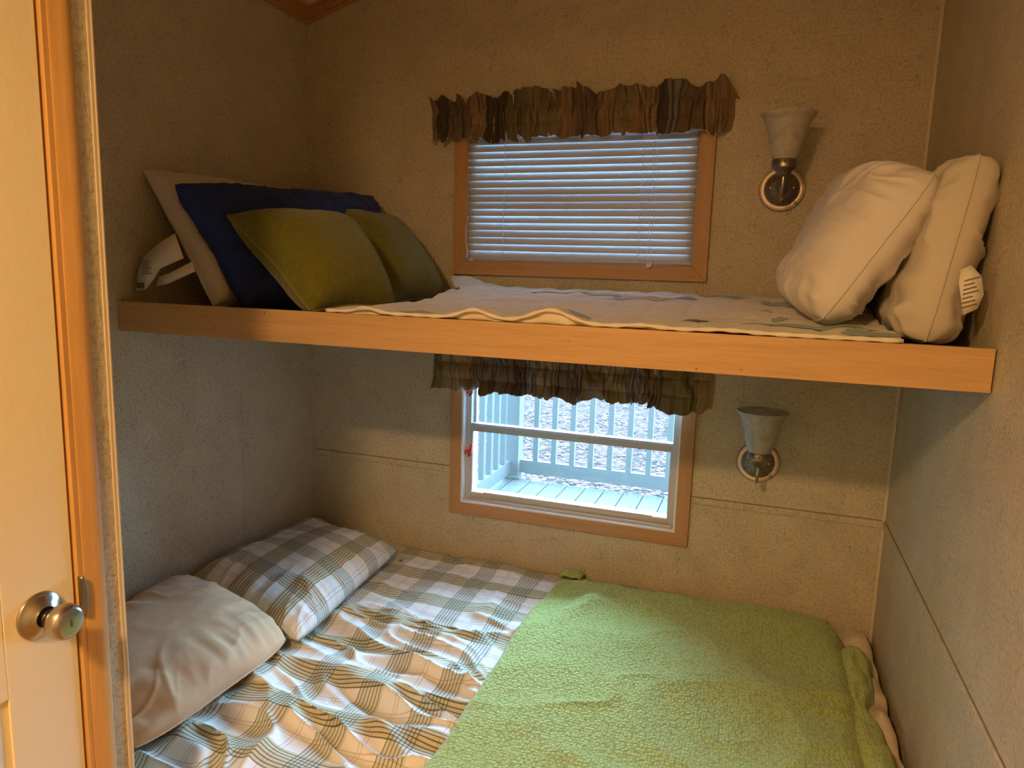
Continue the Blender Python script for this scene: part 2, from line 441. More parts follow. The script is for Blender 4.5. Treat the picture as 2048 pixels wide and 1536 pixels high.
# stiles and rails sit proud of the recessed fields
pan = [(-1.80, -1.549), (-2.14, -1.89)]
rows = [(FLOOR+.20, .62), (.70, 1.068), (1.254, 1.80), (1.90, 2.10)]
edges_y = [DY0] + [v for p in sorted(pan) for v in p] + [DY1]
for a, b in ((DY0, -2.14), (-1.89, -1.80), (-1.549, DY1)): box(bm, xf-.004, xf, a, b, FLOOR+.01, 2.215)
zs_ = [FLOOR+.01] + [v for r in rows for v in r] + [2.215]
for i in range(0, len(zs_), 2):
    for a, b in ((-2.14, -1.89), (-1.80, -1.549)): box(bm, xf-.004, xf, a, b, zs_[i], zs_[i+1])
s = bm_obj('door_slab', bm, M['door'], None, False, .0015); place(s, door)
for (a, b) in pan:
    for (c, d) in rows:
        bm = bmesh.new(); g = .020
        v0 = [(xf-.004, a+.008, c+.008), (xf-.004, b-.008, c+.008), (xf-.004, b-.008, d-.008), (xf-.004, a+.008, d-.008)]
        v1 = [(xf-.0008, a+g, c+g), (xf-.0008, b-g, c+g), (xf-.0008, b-g, d-g), (xf-.0008, a+g, d-g)]
        A = [bm.verts.new(p) for p in v0]; B = [bm.verts.new(p) for p in v1]
        for i in range(4): bm.faces.new((A[i], A[(i+1) % 4], B[(i+1) % 4], B[i]))
        bm.faces.new(B); s = bm_obj('door_panel', bm, M['door']); place(s, door)
# knob: axis along +x
KY, KZ = -1.4985, 1.166
MK = Matrix.Translation((PX-.004, KY, KZ)) @ Matrix.Rotation(math.radians(90), 4, 'Y')
bm = bmesh.new()
lathe(bm, [(.0335, 0), (.0335, .002), (.0325, .0035), (.0305, .0038), (.026, .0075), (.019, .0115), (.0155, .0135), (.0145, .0145), (.0145, .012), (0, .012)], MK, 64)
s = bm_obj('rosette', bm, M['nickel'], None, True); place(s, door)
bm = bmesh.new()
lathe(bm, [(0, .010), (.0115, .010), (.0112, .020), (.0125, .026), (.0165, .031), (.0215, .036), (.0245, .042), (.0250, .048), (.0240, .0535), (.0215, .0575), (.0185, .0592), (.010, .0603), (0, .0605)], MK, 64)
kn = bm_obj('door_knob', bm, M['nickel'], None, True); place(kn, door)
bm = bmesh.new(); box(bm, PX-.004+.0600, PX-.004+.0618, KY-.0012, KY+.0012, KZ-.005, KZ+.005)
tb = bm_obj('turn_button', bm, M['nickel_dark'], kn)
# jamb with dark reveal, casing
bm = bmesh.new(); box(bm, PX-.05, PX-.012, -1.4445, -1.441, FLOOR, 2.22); struct('trim_10', bm, M['dark'])
bm = bmesh.new(); box(bm, PX-.045, PX+.001, -1.4405, -1.4315, FLOOR, 2.222); box(bm, PX-.045, PX+.001, -2.262, -1.4405, 2.222, 2.232)
struct('trim_11', bm, M['casing_z'], .001)
bm = bmesh.new()
prism(bm, [(PX, -1.4318), (PX+.0022, -1.4318), (PX+.0035, -1.4285), (PX+.0038, -1.4205), (PX+.0055, -1.4165), (PX+.0064, -1.410), (PX+.0060, -1.402), (PX+.0030, -1.3975), (PX, -1.3965)], 2, FLOOR, 2.275)
o = bm_obj('trim_12', bm, M['casing_z'], None, True, 0); o['kind'] = 'structure'
e = o.modifiers.new('es', 'EDGE_SPLIT'); e.split_angle = math.radians(50)
bm = bmesh.new(); box(bm, PX, PX+.0064, -2.30, -1.3965, 2.232, 2.275); struct('trim_13', bm, M['casing_z'], .002)
# strike plate with curved lip
sp_ = empty('strike_plate', (PX, -1.437, 1.17)); tag(sp_, 'brushed metal strike plate on the door jamb beside the round knob', 'strike plate')
bm = bmesh.new()
n = 14; zc, hh = 1.170, .030
pts = []
for k in range(n+1):
    a = -1 + 2*k/n
    pts.append((zc+a*hh, .0075*math.sqrt(max(0, 1-a*a*.92))))
fr = [bm.verts.new((PX+.0012, -1.4412, z)) for z, w in pts]; md = [bm.verts.new((PX+.0075, -1.4400+w*.35, z)) for z, w in pts]; en = [bm.verts.new((PX+.0085, -1.4395+w, z)) for z, w in pts]
for R0, R1 in ((fr, md), (md, en)):
    for k in range(n): bm.faces.new((R0[k], R0[k+1], R1[k+1], R1[k]))
s = bm_obj('lip', bm, M['nickel_dark'], None, True); place(s, sp_)
so = s.modifiers.new('s', 'SOLIDIFY'); so.thickness = .0015; so.offset = 0

# ------------------------------------------------------------------ windows
def casing(name, x0, x1, z0, z1, wdt, parent, d=.016):
    """four mitred boards"""
    out = []
    X0, X1, Z0, Z1 = x0-wdt, x1+wdt, z0-wdt, z1+wdt
    quads = [('x', [(X0, Z0), (X1, Z0), (x1, z0), (x0, z0)]), ('x', [(x0, z1), (x1, z1), (X1, Z1), (X0, Z1)]),
             ('z', [(X0, Z0), (x0, z0), (x0, z1), (X0, Z1)]), ('z', [(x1, z0), (X1, Z0), (X1, Z1), (x1, z1)])]
    for ax, q in quads:
        bm = bmesh.new(); prism(bm, q, 1, -d, 0)
        o = bm_obj('casing_board', bm, M['oak_'+ax], None, False, .0012, 30); place(o, parent)
def ring(bm, x0, x1, z0, z1, w, y0, y1, wb=None, wt=None):
    wb = w if wb is None else wb; wt = w if wt is None else wt
    box(bm, x0, x0+w, y0, y1, z0, z1); box(bm, x1-w, x1, y0, y1, z0, z1)
    box(bm, x0+w, x1-w, y0, y1, z0, z0+wb); box(bm, x0+w, x1-w, y0, y1, z1-wt, z1)
w1 = empty('window_1', ((WIN_X0+WIN_X1)/2, 0, LW_Z0)); w1['kind'] = 'structure'
casing('c', WIN_X0, WIN_X1, LW_Z0, LW_Z1, CW, w1)
bm = bmesh.new(); ring(bm, WIN_X0, WIN_X1, LW_Z0, LW_Z1, .006, -.013, .030)
s = bm_obj('jamb_liner', bm, M['vinyl'], None, False, .0008); place(s, w1)
bm = bmesh.new(); ring(bm, WIN_X0+.006, WIN_X1-.006, LW_Z0+.006, LW_Z1-.006, .018, .012, .075, wb=.022)
box(bm, WIN_X0+.02, WIN_X1-.02, .004, .014, LW_Z0+.006, LW_Z0+.013)
box(bm, WIN_X0+.09, WIN_X1-.012, -.001, .006, LW_Z0+.006, LW_Z0+.016)
s = bm_obj('window_frame', bm, M['alu'], None, False, .0012); place(s, w1)
GX0, GX1 = WIN_X0+.024, WIN_X1-.022
MZ = 1.137                      # meeting rail
bm = bmesh.new()
ring(bm, GX0-.010, GX1+.008, LW_Z0+.022, MZ+.012, .016, .014, .034, wb=.014, wt=.022)
box(bm, GX0-.010, GX1+.008, .018, .046, MZ+.009, MZ+.016)
s = bm_obj('lower_sash', bm, M['alu'], None, False, .0012); place(s, w1)
bm = bmesh.new(); ring(bm, GX0-.004, GX1+.004, MZ-.006, LW_Z1-.02, .010, .040, .058, wb=.016, wt=.014)
s = bm_obj('upper_sash', bm, M['alu'], None, False, .0012); place(s, w1)
bm = bmesh.new(); box(bm, GX0, GX1, .022, .025, LW_Z0+.030, MZ)
s = bm_obj('glass_pane', bm, M['glass']); place(s, w1)
bm = bmesh.new(); box(bm, GX0, GX1, .047, .050, MZ, LW_Z1-.03)
s = bm_obj('glass_pane', bm, M['glass']); place(s, w1)
for (xa) in (GX0+.004, GX1-.052):     # sash finger clips
    bm = bmesh.new(); box(bm, xa, xa+.045, .008, .020, LW_Z0+.031, LW_Z0+.036)
    s = bm_obj('sash_clip', bm, M['vinyl'], None, False, .001); place(s, w1)
for zc in (1.262, 1.055):
    bm = bmesh.new(); box(bm, WIN_X0+.008, WIN_X0+.026, -.002, .012, zc-.006, zc+.006)
    prism(bm, [(WIN_X0+.020, zc-.006), (WIN_X0+.030, zc-.004), (WIN_X0+.034, zc+.030), (WIN_X0+.027, zc+.030), (WIN_X0+.022, zc+.006)], 1, .000, .010)
    s = bm_obj('latch', bm, M['red'], None, False, .0012); place(s, w1); s['label'] = 'red plastic window latch'
    bm = bmesh.new(); prism(bm, [(WIN_X0+.018, zc-.018), (WIN_X0+.030, zc-.004), (WIN_X0+.020, zc+.010)], 1, .003, .011)
    s2 = bm_obj('latch_catch', bm, M['blackp']); s2.parent = s
w2 = empty('window_2', ((WIN_X0+WIN_X1)/2, 0, UW_Z0)); w2['kind'] = 'structure'
casing('c', WIN_X0-.0, WIN_X1, UW_Z0, UW_Z1, CW+.001, w2)
bm = bmesh.new(); ring(bm, WIN_X0, WIN_X1, UW_Z0, UW_Z1, .004, -.012, .030)
s = bm_obj('jamb_liner', bm, M['oak_x'], None, False, .0008); place(s, w2)
bm = bmesh.new(); ring(bm, WIN_X0+.004, WIN_X1-.004, UW_Z0+.004, UW_Z1-.004, .018, .045, .080); box(bm, WIN_X0+.02, WIN_X1-.02, .05, .07, 1.90, 1.92)
s = bm_obj('window_frame', bm, M['blackp'], None, False, .001); place(s, w2)
bm = bmesh.new(); box(bm, WIN_X0+.02, WIN_X1-.02, .060, .063, UW_Z0+.02, UW_Z1-.02)
s = bm_obj('glass_pane', bm, M['glass']); place(s, w2)

# ------------------------------------------------------------------ blind in the upper window
bl = empty('window_blind', ((WIN_X0+WIN_X1)/2, .002, UW_Z0)); tag(bl, 'closed white slatted blind in the upper window above the bunk', 'blind')
BX0, BX1 = WIN_X0+.001, WIN_X1-.004
YB = .002
def slat(zc, tilt, sag=0):
    nx, nt = 26, 7; vs_, fs = [], []
    wd = .0262
    for i in range(nx):
        s_ = i/(nx-1); x = BX0+(BX1-BX0)*s_
        for j in range(nt):
            u = (j/(nt-1)-.5)*wd; cr = .0024*(1-(2*j/(nt-1)-1)**2)
            a = tilt + .05*math.sin(3.1*s_+zc*40)
            y = u*math.cos(a) - cr*math.sin(a); z = u*math.sin(a) + cr*math.cos(a)
            vs_.append((x, YB+y, zc+z - sag*math.sin(math.pi*s_)))
    o = mesh_obj('slat', vs_, grid_faces(nx, nt), M['slat'])
    m_ = o.modifiers.new('s', 'SOLIDIFY'); m_.thickness = .0005
    return o
NS = 18; PITCH = .0217
for k in range(NS):
    zc = UW_Z0+.0265+k*PITCH
    tl = math.radians(70 - 5*math.sin(k*1.7)*(1 if k < 4 else .3))
    place(slat(zc, tl, .0005), bl)
bm = bmesh.new(); box(bm, BX0, BX1, YB-.012, YB+.012, UW_Z0+.006, UW_Z0+.014)
s = bm_obj('bottom_rail', bm, M['slat'], None, False, .002); place(s, bl)
bm = bmesh.new(); box(bm, BX0, BX1, YB-.014, YB+.014, UW_Z1-.03, UW_Z1-.004)
s = bm_obj('head_rail', bm, M['vinyl'], None, False, .002); place(s, bl)
for xc in (.722, 1.148):
    for dy in (-.0135, .0135):
        bm = bmesh.new(); tube(bm, [(xc+.001*math.sin(k*.7), YB+dy, UW_Z0+.010+k*.0218) for k in range(19)], .0008, 6)
        s = bm_obj('ladder_cord', bm, M['cord'], None, True); place(s, bl)
for xc, zb_, zt_ in ((1.181, UW_Z0-.006, UW_Z1-.03), (1.190, UW_Z0-.004, UW_Z1-.03)):
    bm = bmesh.new(); tube(bm, [(xc+.0025*math.sin(k*.35+xc*40), YB-.026, zb_+.012+k*(zt_-zb_-.012)/24) for k in range(25)], .0007, 6)
    s = bm_obj('pull_cord', bm, M['cord'], None, True); place(s, bl)
    bm = bmesh.new(); lathe(bm, [(0, 0), (.0042, 0), (.0045, .003), (.0032, .014), (.0015, .017), (0, .017)], Matrix.Translation((xc+.0025*math.sin(xc*40), YB-.026, zb_)), 16)
    s = bm_obj('tassel', bm, M['cord'], None, True); place(s, bl)
bm = bmesh.new(); tube(bm, [(.5965, YB-.018, 1.80), (.5975, YB-.019, 1.775), (.600, YB-.019, 1.745), (.604, YB-.019, 1.722), (.602, YB-.019, 1.700)], [.0012, .0013, .0013, .003, .004], 8)
s = bm_obj('tilt_cord', bm, M['cord'], None, True); place(s, bl)

# ------------------------------------------------------------------ valances
def valance(name, x0, x1, z0, z1, seed, stops, label, endcurl=1.0):
    """gathered rod-pocket valance: ruffled header, gathered pocket, ruffled skirt"""
    root = empty(name, ((x0+x1)/2, -.03, z0)); tag(root, label, 'valance')
    m = mat(name+'_patchwork', rough=.85, spec=.12, sheen=.1); t = NT(m)
    c = t.n('ShaderNodeTexCoord'); sp = t.n('ShaderNodeSeparateXYZ'); t.l(c.outputs['UV'], sp.inputs[0])
    col = t.ramp(sp.outputs[0], stops, 'CONSTANT')
    n = t.noise(t.coord('UV', (60, 18, 1)), 3, 4)
    col = t.mix(.5, col, t.ramp(n, [(.3, (.55, .52, .5)), (.6, (1, 1, 1)), (.8, (1.2, 1.15, 1.1))]), 'MULTIPLY')
    t.base(col); t.normal(t.bump(t.noise(t.coord(), 800, 2), .15, .0005))
    nx, nz = 1500, 46
    rs = np.random.RandomState(seed)
    S, Tt = np.meshgrid(np.linspace(0, 1, nx), np.linspace(0, 1, nz), indexing='ij')   # Tt 0 bottom .. 1 top
    Lc = x1-x0
    # gather density varies along the rod
    dens = 1+.45*vn(S*9, S*0+.5, seed+3)
    ph = np.cumsum(dens[:, :1], 0)/nx*Lc*86
    st1, st2 = .30, .70
    free_b = np.clip((st1-Tt)/st1, 0, 1); free_t = np.clip((Tt-st2)/(1-st2), 0, 1)
    mid = np.clip(1-np.abs((Tt-.5)/(.2)), 0, 1)
    wob = vn(ph*.5, Tt*2.0, seed+5)*.9
    fold_m = vn(ph+wob*.25, Tt*1.0+3, seed+7)
    fold_f = vn(ph*.42+Tt*.5+wob*.3, Tt*1.3+9, seed+9)
    fold_h = vn(ph*1.9, Tt*1.2, seed+8)
    amp = .0040 + .0075*mid**.6
    deep = np.clip(np.abs(vn(ph+wob*.25, Tt*.8+30, seed+21))*2.4, 0, 1)**.6
    y = -.030 + fold_m*amp + fold_h*amp*.35 - (deep-.5)*(.019*(.55+.45*mid)+.008*(1-mid))
    fr_ = free_b**.7 + free_t**.7
    y = y - fr_*.010 + fr_*fold_f*.026 + fr_*fold_m*.009
    y = y - .010*mid**.5*(1+.3*vn(S*14, S*0, seed+11))
    # stitched lines bite in
    y = y + .004*np.exp(-((Tt-st1)/.02)**2) + .004*np.exp(-((Tt-st2)/.02)**2)
    z = z0 + (z1-z0)*Tt
    z = z + free_t**1.5*(.015*vn(ph*.45, 0*S+2, seed+13) + .010*vn(ph*.15, 0*S+4, seed+14))
    z = z + free_b**1.5*(.011*vn(ph*.40, 0*S+6, seed+15) + .006*vn(ph*.8, 0*S+6, seed+16) - .002)
    x = x0 + Lc*S + fr_*.010*vn(ph*.5+4, Tt*2+7, seed+17) + .0018*vn(ph, Tt*3, seed+18)
    # returns at both ends back to the wall
    eL = 1-sstep(0, .035, S); eR = sstep(.955, 1, S)
    y = y*(1-.85*eL)*(1-.80*eR)
    z = z + free_t*eR*(-.03) + free_t*np.exp(-((S-.955)/.022)**2)*.022*endcurl
    y = y - free_t*np.exp(-((S-.965)/.022)**2)*.03*endcurl
    x = x + free_t*eR*.018*endcurl - free_t*eL*.006
    y = np.minimum(y, -.003)
    u = S+.004*vn(Tt*3, S*6, seed+20)
    V = np.stack([x, y, z], -1).reshape(-1, 3); UV = np.stack([u, Tt], -1).reshape(-1, 2)
    o = mesh_obj('gathered_cloth', V, grid_faces(nx, nz), m, None, UV)
    o.data.materials.append(M['lining'])
    so = o.modifiers.new('s', 'SOLIDIFY'); so.thickness = .0026; so.offset = -1; so.material_offset = 1; so.material_offset_rim = 1
    place(o, root)
    # make sure outside faces -y
    bm = bmesh.new(); tube(bm, [(x0+.01, -.002, z0+.5*(z1-z0)), (x0+.012, -.0075, z0+.5*(z1-z0)), (x1-.012, -.0075, z0+.5*(z1-z0)), (x1-.01, -.004, z0+.5*(z1-z0))], .0030, 8)
    r = bm_obj('curtain_rod', bm, M['vinyl'], None, True); place(r, root)
    return root, o
def st(cols, ws):
    out = []; p = 0; tot = sum(ws)
    for c_, w_ in zip(cols, ws): out.append((p/tot, c_)); p += w_
    return out
tanc, brn, olv, dkb, gry, khk, plm = (.25, .17, .10), (.15, .105, .07), (.14, .12, .06), (.08, .058, .042), (.17, .15, .14), (.20, .155, .09), (.13, .10, .085)
valance('window_valance', .470, 1.392, 2.060, 2.188, 11,
        st([tanc, dkb, brn, tanc, dkb, olv, khk, tanc, brn, tanc, khk, tanc, dkb, gry, brn, tanc], [3, 4, 7, 5, 6, 6, 11, 4, 7, 5, 4, 7, 3, 3, 7, 7]),
        'brown patchwork ruffled valance over the blind of the upper window')
tanc, brn, olv, dkb, gry, khk, plm = [tuple(v*1.45 for v in c_) for c_ in (tanc, brn, olv, dkb, gry, khk, plm)]
valance('window_valance', .484, 1.392, 1.272, 1.400, 31,
        st([olv, khk, tanc, brn, plm, dkb, gry, khk, plm, brn, khk, gry, brn, olv, tanc], [4, 5, 5, 7, 7, 4, 4, 5, 8, 7, 6, 5, 9, 6, 4]),
        'grey-brown ruffled valance under the bunk shelf over the lower window', .4)

# ------------------------------------------------------------------ bunk shelf
sh = empty('bunk_shelf', (W/2, -.4, 1.484)); tag(sh, 'wall-to-wall upper bunk shelf with beech front rail', 'bunk shelf')
bm = bmesh.new(); box(bm, .003, W-.003, YF, YF+.019, 1.4837, 1.557)
s = bm_obj('front_rail', bm, M['beech_x'], None, False, .0008); place(s, sh)
for xx, zz in ((.30, 1.507), (.44, 1.548), (1.405, 1.490)):
    bm = bmesh.new(); lathe(bm, [(0, .0006), (.0014, .0006), (.0014, 0)], Matrix.Translation((xx, YF, zz)) @ Matrix.Rotation(math.radians(90), 4, 'X'), 10)
    q = bm_obj('nail_hole', bm, M['dark']); q.parent = s
bm = bmesh.new(); box(bm, .002, W-.002, YF+.0192, -.002, 1.518, 1.538)
s = bm_obj('platform', bm, mat('shelf_plywood', (.20, .14, .08), .7)); place(s, sh)

# ------------------------------------------------------------------ soft goods
def pillow(name, P, T_, mt, label=None, cat='pillow', seed=1, pinch=.08, q=.55, p=2.4, wr=.006, n=128, group=None, pipe=None, flip=False, bend=None, low=1.0, hi=1.0, rnd=.10, uvs=1.0, radial=.5, seam_r=.0022):
    """closed cushion over the 3-D quad P = (bottom-front, bottom-back, top-back, top-front)"""
    P = [np.array(v, float) for v in P]
    u = np.sin(np.linspace(-1, 1, n)*math.pi/2); u = .35*u+.65*np.linspace(-1, 1, n)
    U, V = np.meshgrid(u, u, indexing='ij')
    # inward bowed outline with corner ears
    Uc = U*(1-pinch*(1-V**2)**1.5*np.abs(U)**2); Vc = V*(1-pinch*(1-U**2)**1.5*np.abs(V)**2)
    Uc, Vc = Uc*np.sqrt(1-rnd*Vc**4), Vc*np.sqrt(1-rnd*Uc**4)
    a, b = (Uc+1)/2, (Vc+1)/2
    # a along bottom-front -> bottom-back, b along bottom -> top
    B = (P[0][None, None]*((1-a)*(1-b))[..., None] + P[1][None, None]*(a*(1-b))[..., None] + P[2][None, None]*(a*b)[..., None] + P[3][None, None]*((1-a)*b)[..., None])
    e1 = (P[1]-P[0]+P[2]-P[3])/2; e2 = (P[3]-P[0]+P[2]-P[1])/2
    L1, L2 = np.linalg.norm(e1), np.linalg.norm(e2)
    N = np.cross(e1, e2); N /= np.linalg.norm(N)
    if flip: N = -N
    prof = ((1-np.abs(U)**p)*(1-np.abs(V)**p))
    prof = np.clip(prof, 0, 1)**q
    X, Y = Uc*L1/2, Vc*L2/2
    edge = 1-prof
    def side(sg, sd):
        h = prof*T_/2*(1+.10*vn(X*6+3, Y*6+1, sd))
        # folds running in from the seams
        fu = vn(Y*34, X*5+9, sd+1)*np.clip(np.abs(U)-.30, 0, 1)*(1-np.abs(U)**8)
        fv = vn(X*34, Y*5+4, sd+2)*np.clip(np.abs(V)-.30, 0, 1)*(1-np.abs(V)**8)
        rd = (ridge(X*7+Y*3, Y*6-X*2, sd+4)-.5)
        dg = vn((X+Y)*22, (X-Y)*4, sd+6)*np.abs(U*V)*(1-np.abs(U*V)**4)
        wx = .5*vn(X*5, Y*5, sd+8)
        cz = (ridge(X*16+wx*3, Y*4.5+wx*2, sd+9, 1)**3)*np.clip(np.abs(V)*1.6-.35, 0, 1) + (ridge(X*4.5+wx*2, Y*16+wx*3, sd+11, 1)**3)*np.clip(np.abs(U)*1.6-.35, 0, 1)
        f2_ = vn(X*62+wx*4, Y*7, sd+12)*np.clip(np.abs(V)-.5, 0, 1) + vn(Y*62+wx*4, X*7, sd+13)*np.clip(np.abs(U)-.5, 0, 1)
        w = wr*(1.3*fu+1.3*fv+.9*f2_) + wr*radial*rd*prof + wr*1.5*dg + wr*.9*cz
        return B + N*((sg*(h+w*(prof**.5))*(hi if sg > 0 else low))[..., None])
    A = side(1, seed*10); D = side(-1, seed*10+5)
    verts = np.concatenate([A.reshape(-1, 3), D.reshape(-1, 3)])
    if bend is not None: verts = bend(verts)
    nn = n*n
    f1 = grid_faces(n, n, 0, flip); f2 = grid_faces(n, n, nn, not flip)
    uv = np.stack([X.ravel()+L1/2, Y.ravel()+L2/2], 1)*uvs
    uv = np.concatenate([uv, uv])
    o = mesh_obj(name, verts, np.concatenate([f1, f2]), mt, None, uv)
    bmx = bmesh.new(); bmx.from_mesh(o.data); bmesh.ops.remove_doubles(bmx, verts=bmx.verts, dist=.0004); bmesh.ops.recalc_face_normals(bmx, faces=bmx.faces); bmx.to_mesh(o.data); bmx.free()
    o.data.polygons.foreach_set('use_smooth', [True]*len(o.data.polygons))
    tag(o, label, cat, group)
    if pipe:
        idx = [(0, j) for j in range(n)]+[(i, n-1) for i in range(1, n)]+[(n-1, j) for j in range(n-2, -1, -1)]+[(i, 0) for i in range(n-2, 0, -1)]
        pth = [verts[i*n+j] for i, j in idx][::2]; pth.append(pth[0])
        bm = bmesh.new(); tube(bm, pth, seam_r, 6, False)
        bm_obj('piping' if pipe is not True else 'seam', bm, M[pipe] if pipe is not True else mt, o, True)
    return o, B, N

def strip_tag(name, pts, widths, mt, parent=None, label=None, cat=None):
    """ribbon of cloth through 3-D points with side vectors"""
    V_, F_ = [], []
    for p, w in zip(pts, widths):
        p = Vector(p); w = Vector(w); V_ += [p-w, p+w]
    for i in range(len(pts)-1): F_.append((2*i, 2*i+1, 2*i+3, 2*i+2))
    o = mesh_obj(name, V_, F_, mt, parent, None)
    s = o.modifiers.new('s', 'SOLIDIFY'); s.thickness = .0006
    return o

SZ = 1.540
# --- left end of the bunk
wp, _, _ = pillow('pillow', [(.232, -.735, SZ+.010), (.17, -.16, SZ+.012), (.065, -.14, 1.885), (.014, -.725, 1.885)], .19, M['grey_case'],
       'pale pillow leaning on the left wall behind the navy pillow', seed=2, pinch=.04, q=.42, p=3.2, wr=.009, pipe=True, low=.35, rnd=.03)
np_, _, _ = pillow('pillow', [(.315, -.725, SZ+.012), (.43, -.12, SZ+.012), (.285, -.06, 1.885), (.140, -.760, 1.845)], .180, M['navy'],
       'navy blue pillow between the pale pillow and the olive cushions', seed=3, pinch=.05, q=.42, p=3.2, wr=.012, low=.75, rnd=.04)
pillow('cushion', [(.545, -.780, SZ+.012), (.630, -.52, SZ+.014), (.42, -.42, 1.785), (.283, -.755, 1.775)], .185, M['olive'],
       'olive green knitted cushion with piping at the front of the bunk shelf', 'cushion', seed=4, pinch=.13, q=.55, p=3, wr=.002, pipe='olive_pipe', low=.85, group='olive knitted cushions on the bunk shelf', seam_r=.003)
pillow('cushion', [(.53, -.410, SZ+.012), (.575, -.100, SZ+.014), (.36, -.075, 1.820), (.285, -.350, 1.828)], .165, M['olive'],
       'olive green knitted cushion farther back, partly behind the front one', 'cushion', seed=5, pinch=.13, q=.55, p=3, wr=.002, pipe='olive_pipe', low=.85, group='olive knitted cushions on the bunk shelf', seam_r=.003)
# care label of the pale pillow
def label_tag(parent, pts, widths, name='care_label'):
    return strip_tag(name, pts, widths, M['label'], parent)
def ink_lines(parent, o, e1, e2, nrm, rows):
    """small printed bars on a label: rows of (s, t0, t1, thickness)"""
    bm = bmesh.new(); o, e1, e2, nrm = Vector(o), Vector(e1), Vector(e2), Vector(nrm)
    for (a, b0, b1, th) in rows:
        q = [o+e1*a+e2*b0, o+e1*a+e2*b1, o+e1*(a+th)+e2*b1, o+e1*(a+th)+e2*b0]
        vs1 = [bm.verts.new(p+nrm) for p in q]; bm.faces.new(vs1)
    return bm_obj('printed_lines', bm, M['ink'], parent)
lab = label_tag(wp, [(.148, -.750, 1.697), (.118, -.760, 1.680), (.075, -.765, 1.655), (.055, -.768, 1.620), (.040, -.770, 1.585)],
                [(.012, 0, -.030), (.020, 0, -.024), (.026, 0, -.014), (.026, 0, -.006), (.017, 0, .003)])
lab2 = label_tag(wp, [(.090, -.766, 1.608), (.125, -.764, 1.617), (.190, -.750, 1.648)], [(.006, 0, .012), (.003, 0, .013), (-.004, 0, .012)])
rows = [(.000+.0052*k, .004+.0025*(k % 2), .040-.006*((k*7) % 3), .0016) for k in range(8)]
ink_lines(lab, (.046, -.772, 1.625), (-.002, 0, .9), (.9, 0, .02), (0, -.0016, 0), rows)
bars = bmesh.new()
rs = np.random.RandomState(4); xx = .030
while xx < .054:
    w = rs.choice([.0006, .0012, .0018]); box(bars, xx, xx+w, -.7728, -.7724, 1.590, 1.604); xx += w+.0012
bm_obj('printed_bars', bars, M['ink'], lab)

# --- right end of the bunk
rp, _, _ = pillow('pillow', [(1.785, -.752, SZ+.010), (1.80, -.14, SZ+.010), (1.838, -.12, 1.860), (1.842, -.725, 1.888)], .125, M['cream_case'],
       'cream pillow standing against the right wall behind the plumper one', seed=7, pinch=.01, q=.33, p=5, wr=.011, pipe=True)
fp, _, _ = pillow('pillow', [(1.612, -.735, 1.576), (1.590, -.13, 1.580), (1.745, -.10, 1.920), (1.785, -.730, 1.858)], .200, M['white_case'],
       'plump white pillow leaning at the right end of the bunk shelf', seed=8, pinch=.03, q=.42, p=3.6, wr=.014, pipe=True, hi=.7, rnd=.17)
lab = label_tag(rp, [(1.829, -.763, 1.688), (1.836, -.768, 1.668), (1.842, -.770, 1.640), (1.842, -.768, 1.614)], [(.007, 0, .004), (.016, 0, .006), (.016, 0, .004), (.010, 0, .006)])
rows = [(-.008-.0075*k, -.012, .011-.004*((k*5) % 3), .0014) for k in range(7)]
ink_lines(lab, (1.839, -.7715, 1.677), (0, 0, 1), (1, 0, .35), (0, -.0012, 0), rows)

# ------------------------------------------------------------------ quilt on the bunk
QX0, QX1, QY0, QY1 = .600, 1.735, -.802, -.045
def qh(x, y):
    x = np.asarray(x, float); y = np.asarray(y, float)
    d = y-QY0
    base = 1.5585 + .040*sstep(.02, .45, d) + .004*sstep(.4, .75, d)
    base = base + .030*sstep(.60, .74, d)*np.exp(-((x-.60)/.10)**2)*1.0
    puff = .0050*np.abs(np.sin(x*math.pi/.085))**.6*np.abs(np.sin((y+.02)*math.pi/.085))**.6
    wr = .006*fbm(x*9, y*9, 71)+.006*(ridge(x*7, y*12, 75)-.5)
    e = np.exp(-(d/.09)**2)
    f = .010*np.exp(-((x-.705)/.035)**2)+.017*np.exp(-((x-.955)/.040)**2)+.024*np.exp(-((x-1.118)/.052)**2)+.004*np.exp(-((x-1.30)/.04)**2)+.003*np.exp(-((x-1.45)/.05)**2)
    return base + puff*sstep(0, .05, d) + wr*sstep(-.01, .07, d) + f*np.exp(-(d/.13)**2)
nx, ny = 260, 160
X, Y = np.meshgrid(np.linspace(0, 1, nx), np.linspace(0, 1, ny), indexing='ij')
left = QX0 + .10*Y*0 + .012*vn(Y*6, Y*0, 3); right = QX1 - .02*Y + .008*vn(Y*5, Y*0, 4)
left = left + .12*sstep(0, .25, Y)*(1-sstep(.6, 1, Y)) - .03*sstep(.6, 1, Y)
XX = left+(right-left)*X; YY = QY0 + (QY1-QY0)*Y + .004*vn(X*22, Y*0, 6)*(1-Y) + .012*vn(X*9, Y*0, 8)*Y
ZZ = qh(XX, YY)
V = np.stack([XX, YY, ZZ], -1).reshape(-1, 3)
quilt = mesh_obj('quilt', V, grid_faces(nx, ny), M['quilt'], None, np.stack([XX, YY], -1).reshape(-1, 2))
so = quilt.modifiers.new('s', 'SOLIDIFY'); so.thickness = .006; so.offset = 1
tag(quilt, 'cream quilt with coloured applique figures spread along the bunk shelf', 'quilt')
idx = [(i, 0) for i in range(0, nx, 2)]
bm = bmesh.new(); tube(bm, [tuple(V[i*ny+j]+np.array([0, -.002, .0035])) for i, j in idx], [.0040+.0010*math.sin(k*1.3) for k in range(len(idx))], 8)
bm_obj('binding', bm, M['quilt_edge'], quilt, True)
